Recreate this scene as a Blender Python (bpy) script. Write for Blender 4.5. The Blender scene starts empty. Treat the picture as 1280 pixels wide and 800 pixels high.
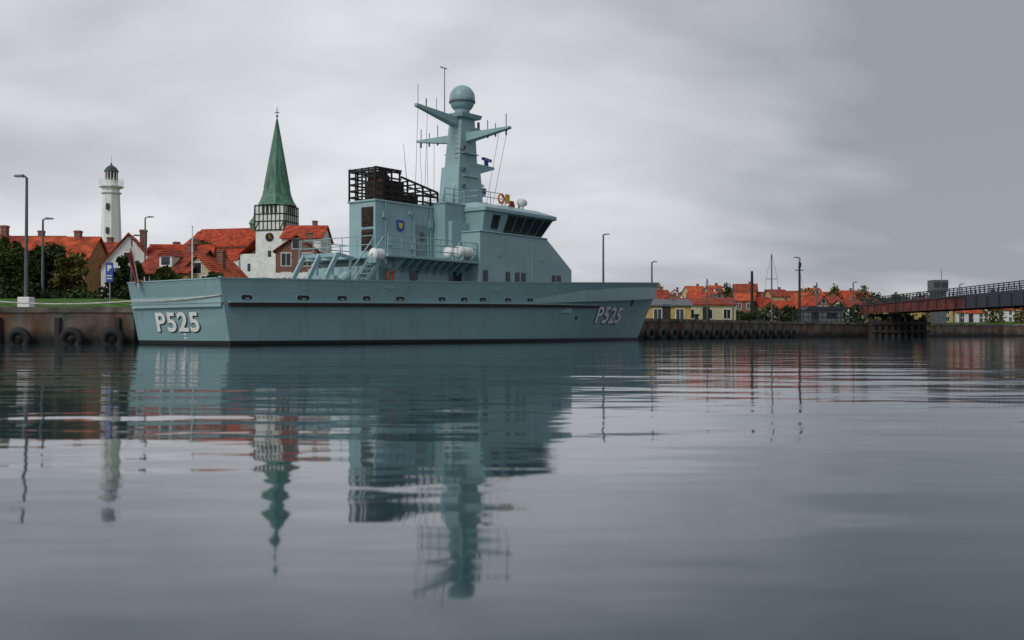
import bpy, math, random
from mathutils import Vector, Matrix
random.seed(7)
D=bpy.data; C=bpy.context; scene=C.scene
rad=math.radians

# ------------------------------------------------------------ materials
def mat(name,col,rough=0.6,metal=0.0,var=0.15,scale=3.0,bump=0.0,col2=None,stretch=(1,1,1),spec=0.5):
    m=D.materials.new(name); m.use_nodes=True
    nt=m.node_tree; N=nt.nodes; L=nt.links
    b=N['Principled BSDF']
    b.inputs['Roughness'].default_value=rough; b.inputs['Metallic'].default_value=metal
    b.inputs['Specular IOR Level'].default_value=spec
    tc=N.new('ShaderNodeTexCoord'); mp=N.new('ShaderNodeMapping'); mp.inputs['Scale'].default_value=stretch
    no=N.new('ShaderNodeTexNoise'); no.inputs['Scale'].default_value=scale; no.inputs['Detail'].default_value=6
    L.new(tc.outputs['Object'],mp.inputs[0]); L.new(mp.outputs[0],no.inputs['Vector'])
    cr=N.new('ShaderNodeValToRGB')
    c2=col2 if col2 else tuple(c*(1-var*1.6) for c in col)
    c1=tuple(min(1,c*(1+var)) for c in col)
    cr.color_ramp.elements[0].position=.32; cr.color_ramp.elements[0].color=(*c2,1)
    cr.color_ramp.elements[1].position=.68; cr.color_ramp.elements[1].color=(*c1,1)
    L.new(no.outputs['Fac'],cr.inputs[0]); L.new(cr.outputs[0],b.inputs['Base Color'])
    if bump:
        bp=N.new('ShaderNodeBump'); bp.inputs['Strength'].default_value=1; bp.inputs['Distance'].default_value=bump
        L.new(no.outputs['Fac'],bp.inputs['Height']); L.new(bp.outputs[0],b.inputs['Normal'])
    return m

def ship_paint(name,col,hull=False):
    m=D.materials.new(name); m.use_nodes=True
    nt=m.node_tree; N=nt.nodes; L=nt.links; b=N['Principled BSDF']
    b.inputs['Roughness'].default_value=.42
    tc=N.new('ShaderNodeTexCoord')
    def noise(sc,st,det=5):
        mp=N.new('ShaderNodeMapping'); mp.inputs['Scale'].default_value=st
        n=N.new('ShaderNodeTexNoise'); n.inputs['Scale'].default_value=sc; n.inputs['Detail'].default_value=det
        L.new(tc.outputs['Object'],mp.inputs[0]); L.new(mp.outputs[0],n.inputs['Vector']); return n
    n1=noise(.5,(1,1,1.5)); n2=noise(3.5,(1,1,.12),8)
    cr=N.new('ShaderNodeValToRGB'); e=cr.color_ramp.elements
    e[0].position=.3; e[0].color=tuple(c*.9 for c in col)+(1,)
    e[1].position=.7; e[1].color=tuple(c*1.06 for c in col)+(1,)
    L.new(n1.outputs['Fac'],cr.inputs[0])
    r2=N.new('ShaderNodeValToRGB'); r2.color_ramp.elements[0].position=.56; r2.color_ramp.elements[0].color=(0,0,0,1)
    r2.color_ramp.elements[1].position=.8; r2.color_ramp.elements[1].color=(.6,.6,.6,1)
    L.new(n2.outputs['Fac'],r2.inputs[0])
    mx=N.new('ShaderNodeMixRGB'); mx.inputs[2].default_value=(col[0]*.62,col[1]*.58,col[2]*.54,1)
    L.new(r2.outputs[0],mx.inputs[0]); L.new(cr.outputs[0],mx.inputs[1])
    out=mx.outputs[0]
    sx=N.new('ShaderNodeSeparateXYZ'); L.new(tc.outputs['Object'],sx.inputs[0])
    if hull:
        lt=N.new('ShaderNodeMapRange'); lt.inputs['From Min'].default_value=.2; lt.inputs['From Max'].default_value=.215
        L.new(sx.outputs['Z'],lt.inputs['Value'])
        m2=N.new('ShaderNodeMixRGB'); m2.inputs[1].default_value=(.012,.014,.015,1)
        L.new(lt.outputs[0],m2.inputs[0]); L.new(out,m2.inputs[2]); out=m2.outputs[0]
    def seam(sock,period,w):
        a=N.new('ShaderNodeMath');a.operation='PINGPONG';a.inputs[1].default_value=period/2;L.new(sock,a.inputs[0])
        c=N.new('ShaderNodeMapRange');c.inputs['From Min'].default_value=0;c.inputs['From Max'].default_value=w;L.new(a.outputs[0],c.inputs['Value'])
        return c.outputs[0]
    sa=seam(sx.outputs['X'],2.4,.04); sb=seam(sx.outputs['Z'],1.37,.03)
    mm=N.new('ShaderNodeMath');mm.operation='MINIMUM';L.new(sa,mm.inputs[0]);L.new(sb,mm.inputs[1])
    wv=noise(.9,(1,1,.6),2)
    ad=N.new('ShaderNodeMath');ad.operation='MULTIPLY_ADD';ad.inputs[1].default_value=.18;L.new(mm.outputs[0],ad.inputs[0]);L.new(wv.outputs['Fac'],ad.inputs[2])
    bp=N.new('ShaderNodeBump'); bp.inputs['Distance'].default_value=.035; L.new(ad.outputs[0],bp.inputs['Height'])
    L.new(bp.outputs[0],b.inputs['Normal'])
    L.new(out,b.inputs['Base Color'])
    return m

M_hull=ship_paint('hull_paint',(.225,.37,.39),True)
M_sup=ship_paint('superstructure_paint',(.27,.415,.435))
M_deck=mat('deck_paint',(.10,.15,.15),.8)
M_black=mat('black_rubber',(.012,.012,.013),.75,bump=.01,scale=8)
M_dark=mat('dark_recess',(.02,.022,.025),.6)
M_rust=mat('rusty_dark_steel',(.045,.022,.014),.75,scale=4,var=.5)
M_glass=mat('window_glass',(.015,.02,.025),.08,var=.1)
M_white=mat('white_paint',(.80,.80,.78),.5,var=.06)
M_whitewall=mat('limewashed_wall',(.76,.76,.74),.8,var=.1,scale=1.2)
M_steel=mat('galvanised_steel',(.28,.29,.30),.5,metal=.5)
M_greysteel=mat('grey_painted_steel',(.10,.11,.12),.6)
M_rope=mat('rope',(.55,.53,.48),.9)
M_red=mat('red_cloth',(.35,.015,.02),.8)
M_blue=mat('blue_paint',(.02,.08,.40),.5)
M_yellow=mat('yellow_paint',(.75,.45,.04),.5)
M_orange=mat('orange_paint',(.75,.16,.03),.5)
M_copper=mat('green_copper',(.07,.19,.13),.6,var=.35,scale=.8,stretch=(3,3,.3))
M_darkcopper=mat('dark_copper',(.03,.085,.06),.6,var=.35,scale=.8)
M_timber=mat('black_timber',(.03,.026,.022),.8)
M_pile=mat('tarred_timber',(.03,.026,.024),.85,var=.4,scale=2,stretch=(2,2,.3),bump=.02)

def tile(name,col):
    m=mat(name,col,.85,var=.35,scale=1.2,spec=.25)
    nt=m.node_tree;N=nt.nodes;L=nt.links
    tc=N.new('ShaderNodeTexCoord');w=N.new('ShaderNodeTexWave');w.bands_direction='Z'
    w.inputs['Scale'].default_value=1.6;w.inputs['Distortion'].default_value=.8
    L.new(tc.outputs['Object'],w.inputs['Vector'])
    b=N.new('ShaderNodeBump');b.inputs['Distance'].default_value=.06;L.new(w.outputs['Fac'],b.inputs['Height'])
    L.new(b.outputs[0],N['Principled BSDF'].inputs['Normal'])
    return m
ROOFS=[tile('red_roof_tiles',(.42,.06,.024)),tile('orange_roof_tiles',(.47,.09,.032)),tile('brown_roof_tiles',(.27,.05,.028))]
WALLS=[mat('yellow_render',(.50,.34,.12),.85),M_whitewall,mat('pale_yellow_render',(.55,.48,.30),.85),mat('ochre_render',(.40,.22,.09),.85)]
def brickmat(name,c1,c2):
    m=D.materials.new(name);m.use_nodes=True;N=m.node_tree.nodes;L=m.node_tree.links
    tc=N.new('ShaderNodeTexCoord');mp=N.new('ShaderNodeMapping');mp.inputs['Rotation'].default_value=(rad(90),0,0)
    b=N.new('ShaderNodeTexBrick');b.inputs['Scale'].default_value=1.4
    b.inputs['Color1'].default_value=(*c1,1);b.inputs['Color2'].default_value=(*c2,1);b.inputs['Mortar'].default_value=(.3,.27,.24,1)
    b.inputs['Mortar Size'].default_value=.02
    L.new(tc.outputs['Object'],mp.inputs[0]);L.new(mp.outputs[0],b.inputs['Vector']);L.new(b.outputs[0],N['Principled BSDF'].inputs['Base Color'])
    N['Principled BSDF'].inputs['Roughness'].default_value=.9
    return m
M_brick=brickmat('red_brick',(.26,.08,.045),(.16,.05,.035))

# ------------------------------------------------------------ mesh builder
class MB:
    def __init__(s): s.v=[];s.f=[]
    def add(s,vs,fs):
        o=len(s.v); s.v+= [tuple(v) for v in vs]; s.f+=[tuple(i+o for i in f) for f in fs]; return s
    def hexa(s,p):
        return s.add(p,[(3,2,1,0),(4,5,6,7),(0,1,5,4),(1,2,6,5),(2,3,7,6),(3,0,4,7)])
    def box(s,x0,x1,y0,y1,z0,z1):
        return s.hexa([(x0,y0,z0),(x1,y0,z0),(x1,y1,z0),(x0,y1,z0),(x0,y0,z1),(x1,y0,z1),(x1,y1,z1),(x0,y1,z1)])
    def loft(s,a,b,cap=True):
        n=len(a); fs=[(i,(i+1)%n,(i+1)%n+n,i+n) for i in range(n)]
        if cap: fs+=[tuple(range(n-1,-1,-1)),tuple(range(n,2*n))]
        return s.add(list(a)+list(b),fs)
    def prism_y(s,pts,y0,y1):
        return s.loft([(x,y1,z) for x,z in pts],[(x,y0,z) for x,z in pts])
    def cyl(s,p,q,r1,r2=None,n=10):
        if r2 is None:r2=r1
        p=Vector(p);q=Vector(q);d=(q-p).normalized()
        a=d.orthogonal().normalized();b=d.cross(a)
        A=[p+(a*math.cos(t)+b*math.sin(t))*r1 for t in [2*math.pi*i/n for i in range(n)]]
        B=[q+(a*math.cos(t)+b*math.sin(t))*r2 for t in [2*math.pi*i/n for i in range(n)]]
        return s.loft(A,B)
    def beam(s,p,q,w,h):
        p=Vector(p);q=Vector(q);d=(q-p).normalized();up=Vector((0,0,1))
        if abs(d.z)>.98: up=Vector((1,0,0))
        a=d.cross(up).normalized()*w/2;b=a.cross(d).normalized()*h/2
        return s.loft([p-a-b,p+a-b,p+a+b,p-a+b],[q-a-b,q+a-b,q+a+b,q-a+b])
    def lathe(s,prof,cx,cy,n=16):
        vs=[];fs=[]
        for r,z in prof:
            for i in range(n):
                t=2*math.pi*(i+.5)/n; vs.append((cx+r*math.cos(t),cy+r*math.sin(t),z))
        for j in range(len(prof)-1):
            for i in range(n):
                k=(i+1)%n; fs.append((j*n+i,j*n+k,(j+1)*n+k,(j+1)*n+i))
        fs.append(tuple(range(n-1,-1,-1)));m=(len(prof)-1)*n;fs.append(tuple(range(m,m+n)))
        return s.add(vs,fs)
    def panel(s,q,u0,u1,v0,v1,off=.015,th=.03):
        p00,p10,p11,p01=[Vector(x) for x in q]
        def P(u,v): return (p00*(1-u)+p10*u)*(1-v)+(p01*(1-u)+p11*u)*v
        n=(p10-p00).cross(p01-p00).normalized()
        a=[P(u0,v0),P(u1,v0),P(u1,v1),P(u0,v1)]
        return s.loft([x+n*(off-th) for x in a],[x+n*off for x in a])
    def torus(s,c,axis,R,r,n=20,m=8):
        c=Vector(c);ax=Vector(axis).normalized();a=ax.orthogonal().normalized();b=ax.cross(a);vs=[];fs=[]
        for i in range(n):
            t=2*math.pi*i/n;d=a*math.cos(t)+b*math.sin(t)
            for j in range(m):
                u=2*math.pi*j/m; vs.append(c+d*(R+r*math.cos(u))+ax*r*math.sin(u))
        for i in range(n):
            for j in range(m):
                fs.append((i*m+j,((i+1)%n)*m+j,((i+1)%n)*m+(j+1)%m,i*m+(j+1)%m))
        return s.add(vs,fs)
    def rail(s,pts,h=1.0,gap=1.2,r=.025,bars=(1,.55)):
        for a,b in zip(pts[:-1],pts[1:]):
            a=Vector(a);b=Vector(b);n=max(1,int((b-a).length/gap))
            for i in range(n+1):
                p=a.lerp(b,i/n); s.cyl(p,p+Vector((0,0,h)),r,n=6)
            for k in bars: s.cyl(a+Vector((0,0,h*k)),b+Vector((0,0,h*k)),r*.9,n=6)
        return s
    def make(s,name,m,parent=None,smooth=False,bevel=0,matrix=None):
        me=D.meshes.new(name); me.from_pydata(s.v,[],s.f); me.update()
        import bmesh
        bm=bmesh.new();bm.from_mesh(me);bmesh.ops.recalc_face_normals(bm,faces=bm.faces);bm.to_mesh(me);bm.free()
        me.materials.append(m)
        if smooth:
            for p in me.polygons:p.use_smooth=True
        o=D.objects.new(name,me);C.collection.objects.link(o)
        if parent:o.parent=parent
        if bevel:
            b=o.modifiers.new('bevel','BEVEL');b.width=bevel;b.segments=2;b.limit_method='ANGLE'
        return o
def empty(name,loc=(0,0,0),rz=0):
    e=D.objects.new(name,None);e.empty_display_size=.5;C.collection.objects.link(e);e.location=loc;e.rotation_euler=(0,0,rz);return e

# ============================================================ PATROL SHIP
TH=rad(52)
ship=empty('patrol_ship',(-15.152,46.463,0),TH)
def lerpt(tab,t):
    for (a,va),(b,vb) in zip(tab[:-1],tab[1:]):
        if t<=b:
            f=(t-a)/(b-a);return va+(vb-va)*f
    return tab[-1][1]
def smooth_tab(tab,t):
    return (lerpt(tab,max(0,t-.02))+lerpt(tab,min(1,t+.02))+2*lerpt(tab,t))/4
HD=[(0,3.52),(.06,3.82),(.14,4.02),(.25,4.1),(.5,4.1),(.62,3.95),(.72,3.5),(.8,2.9),(.87,2.15),(.93,1.35),(.97,.7),(1,.06)]
HW=[(0,3.5),(.06,3.7),(.14,3.85),(.25,3.9),(.48,3.8),(.6,3.35),(.7,2.65),(.8,1.75),(.88,1.0),(.94,.48),(1,.04)]
def zd(t): return 2.9+.9*t+.66*t*t
def s0(z): return .25-.6*max(z,-.5)/2.9
def s1(z): return 39.9+3.3*z/4.46 if z>0 else 39.9+z*1.2
def hb(t,z):
    w=max(0,min(1,z/zd(t)))**1.15
    a=smooth_tab(HW,t);b=smooth_tab(HD,t)
    if z<0:a*=1+z*.12
    return a+(b-a)*w
HB0=hb(0,2.9)
def surf(s,z,side=-1,off=0):
    def P(s,z):
        t=(s-s0(z))/(s1(z)-s0(z));t=max(0,min(1,t));return Vector((s,side*hb(t,z),z))
    p=P(s,z)
    if off:
        du=P(s+.1,z)-P(s-.1,z);dv=P(s,z+.1)-P(s,z-.1)
        n=du.cross(dv).normalized()
        if n.y*side<0:n=-n
        p=p+n*off
    return p
NT,NV=72,14
for side,nm in ((-1,'hull_starboard'),(1,'hull_port')):
    mb=MB();vs=[];fs=[]
    for j in range(NV+1):
        for i in range(NT+1):
            t=i/NT; z=-.8+(zd(t)+.8)*j/NV; s=s0(z)+(s1(z)-s0(z))*t
            vs.append((s,side*hb(t,z),z))
    W=NT+1
    for j in range(NV):
        for i in range(NT): fs.append((j*W+i,j*W+i+1,(j+1)*W+i+1,(j+1)*W+i))
    mb.add(vs,fs).make(nm,M_hull,ship,True)
mb=MB()
vs=[];fs=[]
for j in range(NV+1):
    z=-.8+(2.9+.8)*j/NV
    vs+=[(s0(z),-hb(0,z),z),(s0(z),hb(0,z),z)]
for j in range(NV): fs.append((2*j,2*j+1,2*j+3,2*j+2))
mb.add(vs,fs).make('transom',M_hull,ship)
def deckline(side,inset,dz):
    out=[]
    for i in range(NT+1):
        t=i/NT;z=zd(t);s=s0(z)+(s1(z)-s0(z))*t
        out.append((s+(inset if i==0 else 0)-(inset*1.5 if i==NT else 0),side*max(.01,hb(t,z)-inset),z+dz))
    return out
cap=MB();inn=MB()
for side in (-1,1):
    A=deckline(side,-.03,.0);B=deckline(side,.14,.0);A2=deckline(side,-.03,.05);B2=deckline(side,.14,.05);Cc=deckline(side,.14,-1.2)
    for i in range(NT):
        cap.hexa([A[i],A[i+1],B[i+1],B[i],A2[i],A2[i+1],B2[i+1],B2[i]])
        inn.add([B[i],B[i+1],Cc[i+1],Cc[i]],[(0,1,2,3)])
sT=s0(2.9)
cap.box(sT-.03,sT+.15,-HB0+.15,HB0-.15,2.9,2.952)
inn.add([(sT+.15,-HB0+.1,2.9),(sT+.15,HB0-.1,2.9),(sT+.15,HB0-.1,1.7),(sT+.15,-HB0+.1,1.7)],[(0,1,2,3)])
cap.make('bulwark_cap',M_sup,ship);inn.make('bulwark_inner',M_sup,ship)
dk=MB();A=deckline(-1,.14,-1.2);B=deckline(1,.14,-1.2)
for i in range(NT): dk.add([A[i],A[i+1],B[i+1],B[i]],[(0,1,2,3)])
dk.make('deck',M_deck,ship)
rr=MB();rt=MB()
for side in (-1,1):
    prev=None
    n=60
    for i in range(n+1):
        s=0.1+30.8*i/n; z=1.83+.0185*s
        o1=.17 if i<n-2 else .17*(n-i)/3+.01
        a=[surf(s,z-.12,side,-.02),surf(s,z-.12,side,o1),surf(s,z+.04,side,o1),surf(s,z+.04,side,-.02)]
        b=[surf(s,z+.042,side,-.02),surf(s,z+.042,side,o1+.03),surf(s,z+.10,side,o1+.03),surf(s,z+.10,side,-.02)]
        if prev: rr.loft(prev[0],a);rt.loft(prev[1],b)
        prev=(a,b)
rt.beam((s0(1.9)-.04,-HB0,1.9),(s0(1.9)-.04,HB0,1.9),.1,.06)
rr.make('rubbing_strake',M_rust,ship);rt.make('strake_ledge',M_sup,ship)
fp=MB();fr=MB()
def hullpatch(mb,s,z,w,h,off,side=-1,n=12,depth=.05):
    ring=[]
    for k in range(n):
        a=2*math.pi*(k+.5)/n
        x=math.copysign(abs(math.cos(a))**.5,math.cos(a))*w/2; y=math.copysign(abs(math.sin(a))**.5,math.sin(a))*h/2
        ring.append((s+x,z+y))
    mb.loft([surf(a,b,side,off-depth) for a,b in ring],[surf(a,b,side,off) for a,b in ring])
fin=MB()
for side in (-1,1):
    for s,w in ((1.0,.55),(4.0,.7),(6.3,.6),(7.9,.5),(10.2,.6),(13.4,.55),(15.2,.55),(16.8,.55),(19.1,.6),(21.3,.6),(23.5,.6),(25.7,.6),(27.6,.5),(29.2,.45)):
        z=2.10+.0185*s
        hullpatch(fr,s,z,w+.16,.34,.012,side);hullpatch(fp,s,z,w,.22,.02,side)
        hullpatch(fin,s+.05*w,z-.05,w*.35,.07,.03,side)
    for s,z,r in ((27.2,1.5,.2),(34.8,3.1,.22),(38,3.1,.2)):
        hullpatch(fp,s,z,r*1.4,r,.02,side)
    for s in (9.5,18.0,24.0): hullpatch(fr,s,2.65+.02*s,.5,.2,.03,side)
fr.make('port_rims',M_sup,ship);fp.make('freeing_ports',M_dark,ship);fin.make('port_flaps',M_sup,ship)
an=MB()
for side in (-1,1):
    hullpatch(an,36.6,2.75,.5,.5,.03,side)
an.make('anchor_pocket',M_dark,ship)
def textmesh(body,size,bold):
    cu=D.curves.new('t','FONT');cu.body=body;cu.size=size;cu.offset=bold;cu.space_character=1.08;cu.extrude=0
    cu.resolution_u=4
    o=D.objects.new('t',cu);C.collection.objects.link(o)
    C.view_layer.update()
    dg=C.evaluated_depsgraph_get()
    me=D.meshes.new_from_object(o.evaluated_get(dg))
    vs=[v.co.copy() for v in me.vertices];fs=[tuple(p.vertices) for p in me.polygons]
    D.objects.remove(o);return vs,fs
tv,tf=textmesh('P525',1.2,.03)
x0=min(v.x for v in tv);x1=max(v.x for v in tv);y0=min(v.y for v in tv);y1=max(v.y for v in tv)
def stern_text(name,m,off,dx,dz):
    vs=[]
    for v in tv:
        u=(v.x-x0)/(x1-x0);w=(v.y-y0)/(y1-y0)
        b=-1.75+3.3*u+dx; z=.60+.90*w+dz
        vs.append((s0(z)-off,-b,z))
    MB().add(vs,tf).make(name,m,ship)
def bow_text(name,m,off,dx,dz,side=-1):
    vs=[]
    for v in tv:
        u=(v.x-x0)/(x1-x0);w=(v.y-y0)/(y1-y0)
        if side==1:u=1-u
        s=30.2+4.7*u+dx;z=1.22+1.15*w+dz
        vs.append(surf(s,z,side,off))
    MB().add(vs,tf).make(name,m,ship)
stern_text('pennant_number_stern_shadow',M_black,.012,.07,-.05);stern_text('pennant_number_stern',M_white,.024,0,0)
for sd in (-1,1):
    bow_text('pennant_number_bow_shadow',M_black,.045,.09,-.05,sd);bow_text('pennant_number_bow',M_white,.07,0,0,sd)
dm=MB()
for k in range(5):
    dm.box(.1,.16,-.4,-.25,.28+.17*k,.36+.17*k)
dm.v=[(s0(z)-(.02 if x<.15 else -.02),y,z) for (x,y,z) in dm.v]
dm.make('draught_marks',M_white,ship)

# --- superstructure
sp=MB(); gl=MB(); dr=MB(); det=MB(); rl=MB(); wh=MB(); fr=MB()
sp.box(11.2,17.2,-2.5,2.5,1.8,4.45)
MB().box(9.9,17.05,-3.5,3.5,4.45,4.6).make('boat_deck',M_sup,ship,bevel=.02)
for s in [11.3+i*.62 for i in range(9)]:
    for sg in (-1,1):
        det.add([(s,sg*2.5,4.44),(s,sg*3.45,4.44),(s,sg*2.5,3.7),(s+.05,sg*2.5,4.44),(s+.05,sg*3.45,4.44),(s+.05,sg*2.5,3.7)],[(0,1,2),(3,5,4),(0,3,4,1),(1,4,5,2),(2,5,3,0)])
FB=1.02; F0=11.4
sp.box(F0,16.6,-FB,FB,1.8,7.72)
sp.box(F0-.08,16.5,-FB-.07,FB+.07,7.64,7.75)
sp.box(16.0,20.4,-1.9,1.9,4.6,7.95)
sp.box(16.3,18.4,-2.15,2.15,4.6,6.9)
sp.box(15.95,18.2,-1.97,1.97,7.9,8.0)
prof=[(17.07,1.8),(26.15,1.8),(26.15,4.52),(23.5,6.28),(17.07,6.28)]
sp.prism_y(prof,-3.6,3.6)
sp.prism_y([(17.0,6.28),(23.55,6.28),(23.45,6.36),(17.0,6.36)],-3.66,3.66)
def plan(a,b,hw,ch,z): return [(a,-hw,z),(b-ch,-hw,z),(b,-hw+ch*1.3,z),(b,hw-ch*1.3,z),(b-ch,hw,z),(a,hw,z)]
PB=plan(17.9,24.25,3.05,.75,6.32);PT=plan(17.7,25.15,3.42,.75,7.55)
sp.loft(PB,PT);sp.loft(plan(17.6,25.4,3.55,.8,7.55),plan(17.6,25.4,3.55,.8,7.76))
sp.loft(plan(17.6,25.4,3.55,.8,7.76),plan(17.9,24.6,2.7,.9,8.1))
def qd(i,j): return (PB[i],PB[j],PT[j],PT[i])
starb=qd(0,1)
def win(q,u0,u1,v0,v1):
    fr.panel(q,u0-.012,u1+.012,v0-.04,v1+.04,.012,.03); gl.panel(q,u0,u1,v0,v1,.03,.03)
for u0,u1 in ((.34,.45),(.475,.585),(.61,.72),(.745,.855),(.88,.98)):
    win(starb,u0,u1,.12,.93)
win(starb,.13,.22,.25,.85)
win(qd(1,2),.08,.92,.12,.93)
for k in range(5): win(qd(2,3),.02+k*.2,.18+k*.2,.12,.93)
win(qd(3,4),.08,.92,.12,.93)
port=qd(4,5)
for u0,u1 in ((.02,.12),(.15,.26),(.28,.39),(.41,.52),(.55,.66)): win(port,u0,u1,.12,.93)
for sg in (-1,1):
    q=((17.07,-3.6,1.8),(26.15,-3.6,1.8),(26.15,-3.6,4.5),(17.07,-3.6,4.5)) if sg<0 else ((26.15,3.6,1.8),(17.07,3.6,1.8),(17.07,3.6,4.5),(26.15,3.6,4.5))
    for s in (17.55,19.6,20.5,21.1,24.2,24.75):
        u=(s-17.07)/9.08
        if sg>0:u=1-u
        fr.panel(q,u-.024,u+.024,.57,.86,.012,.03);gl.panel(q,u-.018,u+.018,.6,.83,.03,.03)
for sg in (-1,1):
    y0_,y1_=sorted((sg*(FB-.02),sg*(FB+.05)))
    dr.box(14.6,15.4,y0_,y1_,4.75,6.6)
    y0_,y1_=sorted((sg*(FB),sg*(FB+.07)))
    fr.box(14.82,15.18,y0_,y1_,5.75,6.2)
gl.box(15.7,16.7,-2.56,-2.45,2.0,4.0);gl.box(12.5,13.1,-2.53,-2.45,2.0,3.9)  # wider slab is no window: dark stand-in for the shade inside the recessed doorway
lv=MB()
lv.box(F0-.06,F0+.02,-.86,-.02,6.3,7.35);lv.box(F0-.06,F0+.02,-.86,-.02,5.0,6.15)
for z in [5.05+i*.13 for i in range(18)]:
    if not 6.08<z<6.3: lv.box(F0-.1,F0-.05,-.84,-.04,z,z+.05)
lv.make('engine_louvres',M_rust,ship)
shp=[(0,.0),(.27,.15),(.3,.65),(-.3,.65),(-.27,.15)]
MB().prism_y([(13.3+x,6.1+z) for x,z in shp],-FB-.04,-FB+.01).make('ship_crest',M_blue,ship)
MB().prism_y([(13.3+x*.5,6.28+z*.5) for x,z in shp],-FB-.06,-FB).make('crest_emblem',M_yellow,ship)
for s,z,w,h in ((11.9,6.8,.35,.3),(12.3,5.3,.3,.5),(14.1,5.2,.3,.4),(13.9,7.1,.25,.25),(12.0,4.7,.5,.4),(15.6,6.5,.25,.5)):
    det.box(s,s+w,-FB-.14,-FB+.01,z,z+h)
for s in (12.1,14.3,15.7): det.cyl((s,-FB-.06,4.6),(s,-FB-.06,7.6),.035,n=6)
det.box(16.8,17.6,-2.3,-2.1,5.2,5.7)
for s in (18.9,19.7): det.cyl((s,-1.95,6.3),(s,-1.95,7.9),.05,n=6)
det.box(21.9,22.05,-3.64,-3.55,2.2,6.2);det.box(18.6,18.9,-3.66,-3.55,5.0,5.3);det.box(22.8,23.1,-3.66,-3.55,4.9,5.1)
for k in range(12): rl.cyl((16.9,-2.2,4.8+k*.2),(17.2,-2.2,4.8+k*.2),.015,n=5)
rl.rail([(9.95,-3.42,4.6),(17.0,-3.42,4.6)],1.0,.9,.03,(1,.66,.33)); rl.rail([(9.95,3.42,4.6),(17.0,3.42,4.6)],1.0,.9,.03,(1,.66,.33))
rl.rail([(9.95,-2.3,4.6),(9.95,3.42,4.6)],1.0,1.0)
rl.rail([(16.1,-1.85,8.0),(18.1,-1.85,8.0)],.8,.6)
rl.rail([(18,-2.7,8.1),(18,2.7,8.1)],.7,1.0);rl.rail([(18,-2.7,8.1),(20.2,-2.7,8.1)],.7,.8)
for s,b,z in ((16.0,3.3,5.05),(16.0,2.55,5.05),(9.6,3.0,4.55)):
    L2=1.25 if s>12 else .8
    wh.lathe([(.0,0),(.18,0),(.3,.08),(.32,.15),(.32,L2-.15),(.3,L2-.08),(.18,L2),(0,L2)],0,0,14)
    n=8*14
    for i in range(len(wh.v)-n,len(wh.v)):
        x,y,zz=wh.v[i];wh.v[i]=(s-L2/2+zz,-b+y,z+x)
    det.box(s-.4,s-.3,-b-.3,-b+.3,z-.45,z-.2);det.box(s+.3,s+.4,-b-.3,-b+.3,z-.45,z-.2)
    for q in (-.25,.25): det.torus((s+q,-b,z),(1,0,0),.325,.02,16,5)
det.cyl((9.6,-3.0,1.9),(9.6,-3.0,4.3),.07)
for b in (2.35,3.05):
    rl.beam((10.0,-b,4.55),(7.7,-b,1.85),.06,.2)
    rl.cyl((10.0,-b,5.5),(7.7,-b,2.9),.035,n=6)
    for k in range(5):
        f=k/4; x=10-2.3*f; z=4.55-2.7*f; rl.cyl((x,-b,z),(x,-b,z+1.0),.025,n=6)
for k in range(1,11):
    f=k/11; rl.box(10-2.3*f-.12,10-2.3*f+.12,-3.05,-2.35,4.55-2.7*f-.02,4.55-2.7*f+.02)
sp.box(8.3,9.8,-1.2,1.2,1.8,3.5)
sp.box(9.4,11.2,-2.1,2.1,1.8,4.0)
for b in (-.6,.6,1.9):
    det.beam((6.3,-b,1.9),(7.9,-b,4.55),.14,.22);det.beam((7.9,-b,4.55),(9.0,-b,4.35),.12,.16);det.beam((8.6,-b,1.9),(8.8,-b,4.35),.1,.1)
det.beam((7.9,-2.0,4.5),(7.9,.7,4.5),.14,.18)
det.beam((7.0,-2.0,3.1),(7.0,.7,3.1),.1,.12)
det.cyl((7.4,-2.6,3.1),(7.9,-2.6,3.4),.25,n=12);det.cyl((5.6,-1.5,2.5),(5.6,.9,2.5),.45,n=14)
for s,b in ((4.2,3.0),(1.2,-3.0),(2.5,3.2)):
    for o in (0,.5): det.cyl((s+o,-b,1.7),(s+o,-b,2.6),.13,n=10)
det.cyl((6.0,-3.2,1.9),(6.0,-3.2,3.35),.1);det.cyl((3.0,1,1.9),(3.0,1,3.3),.12)
det.box(4.4,5.0,-.4,.4,1.8,3.25)
ring=MB();ring.torus((20.0,-2.8,8.5),(0,1,0),.26,.06,18,8);ring.torus((11.0,-2.56,3.55),(0,1,0),.22,.06,18,8);ring.make('life_ring',M_orange,ship,True)
MB().box(20.35,20.75,-2.85,-2.8,8.25,8.8).make('signal_board',M_yellow,ship)
MB().box(20.85,21.15,-2.85,-2.75,8.1,8.45).make('red_locker',M_red,ship)
fk=MB()
x0_,x1_=F0,16.4
xs_=[x0_+i*(x1_-x0_)/8 for i in range(9)]
for x in xs_:
    top=9.5 if x<13.4 else 9.1-.5*(x-13.4)/3.
    for y in (-1.,1.): fk.beam((x,y,7.75),(x,y,top),.08,.08)
    fk.beam((x,-1.,top-.05),(x,1.,top-.05),.07,.07)
for k in range(5):
    z=7.95+k*.35
    for y in (-1.,1.):
        if z<8.6: fk.beam((x0_,y,z),(x1_,y,z),.06,.09)
        else: fk.beam((x0_,y,z),(13.4,y,z),.06,.09)
    fk.beam((x0_,-1.,z),(x0_,1.,z),.06,.09)
for y in (-1.,1.):
    fk.beam((x0_,y,9.47),(13.4,y,9.47),.1,.1);fk.beam((13.4,y,9.15),(x1_,y,8.6),.09,.1);fk.beam((13.4,y,8.75),(x1_,y,8.3),.07,.08)
for y in (-1.,-.5,0,.5,1.): fk.beam((x0_,y,7.75),(x0_,y,9.5),.07,.07)
fk.make('exhaust_guard_rack',M_black,ship)
st=MB()
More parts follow.
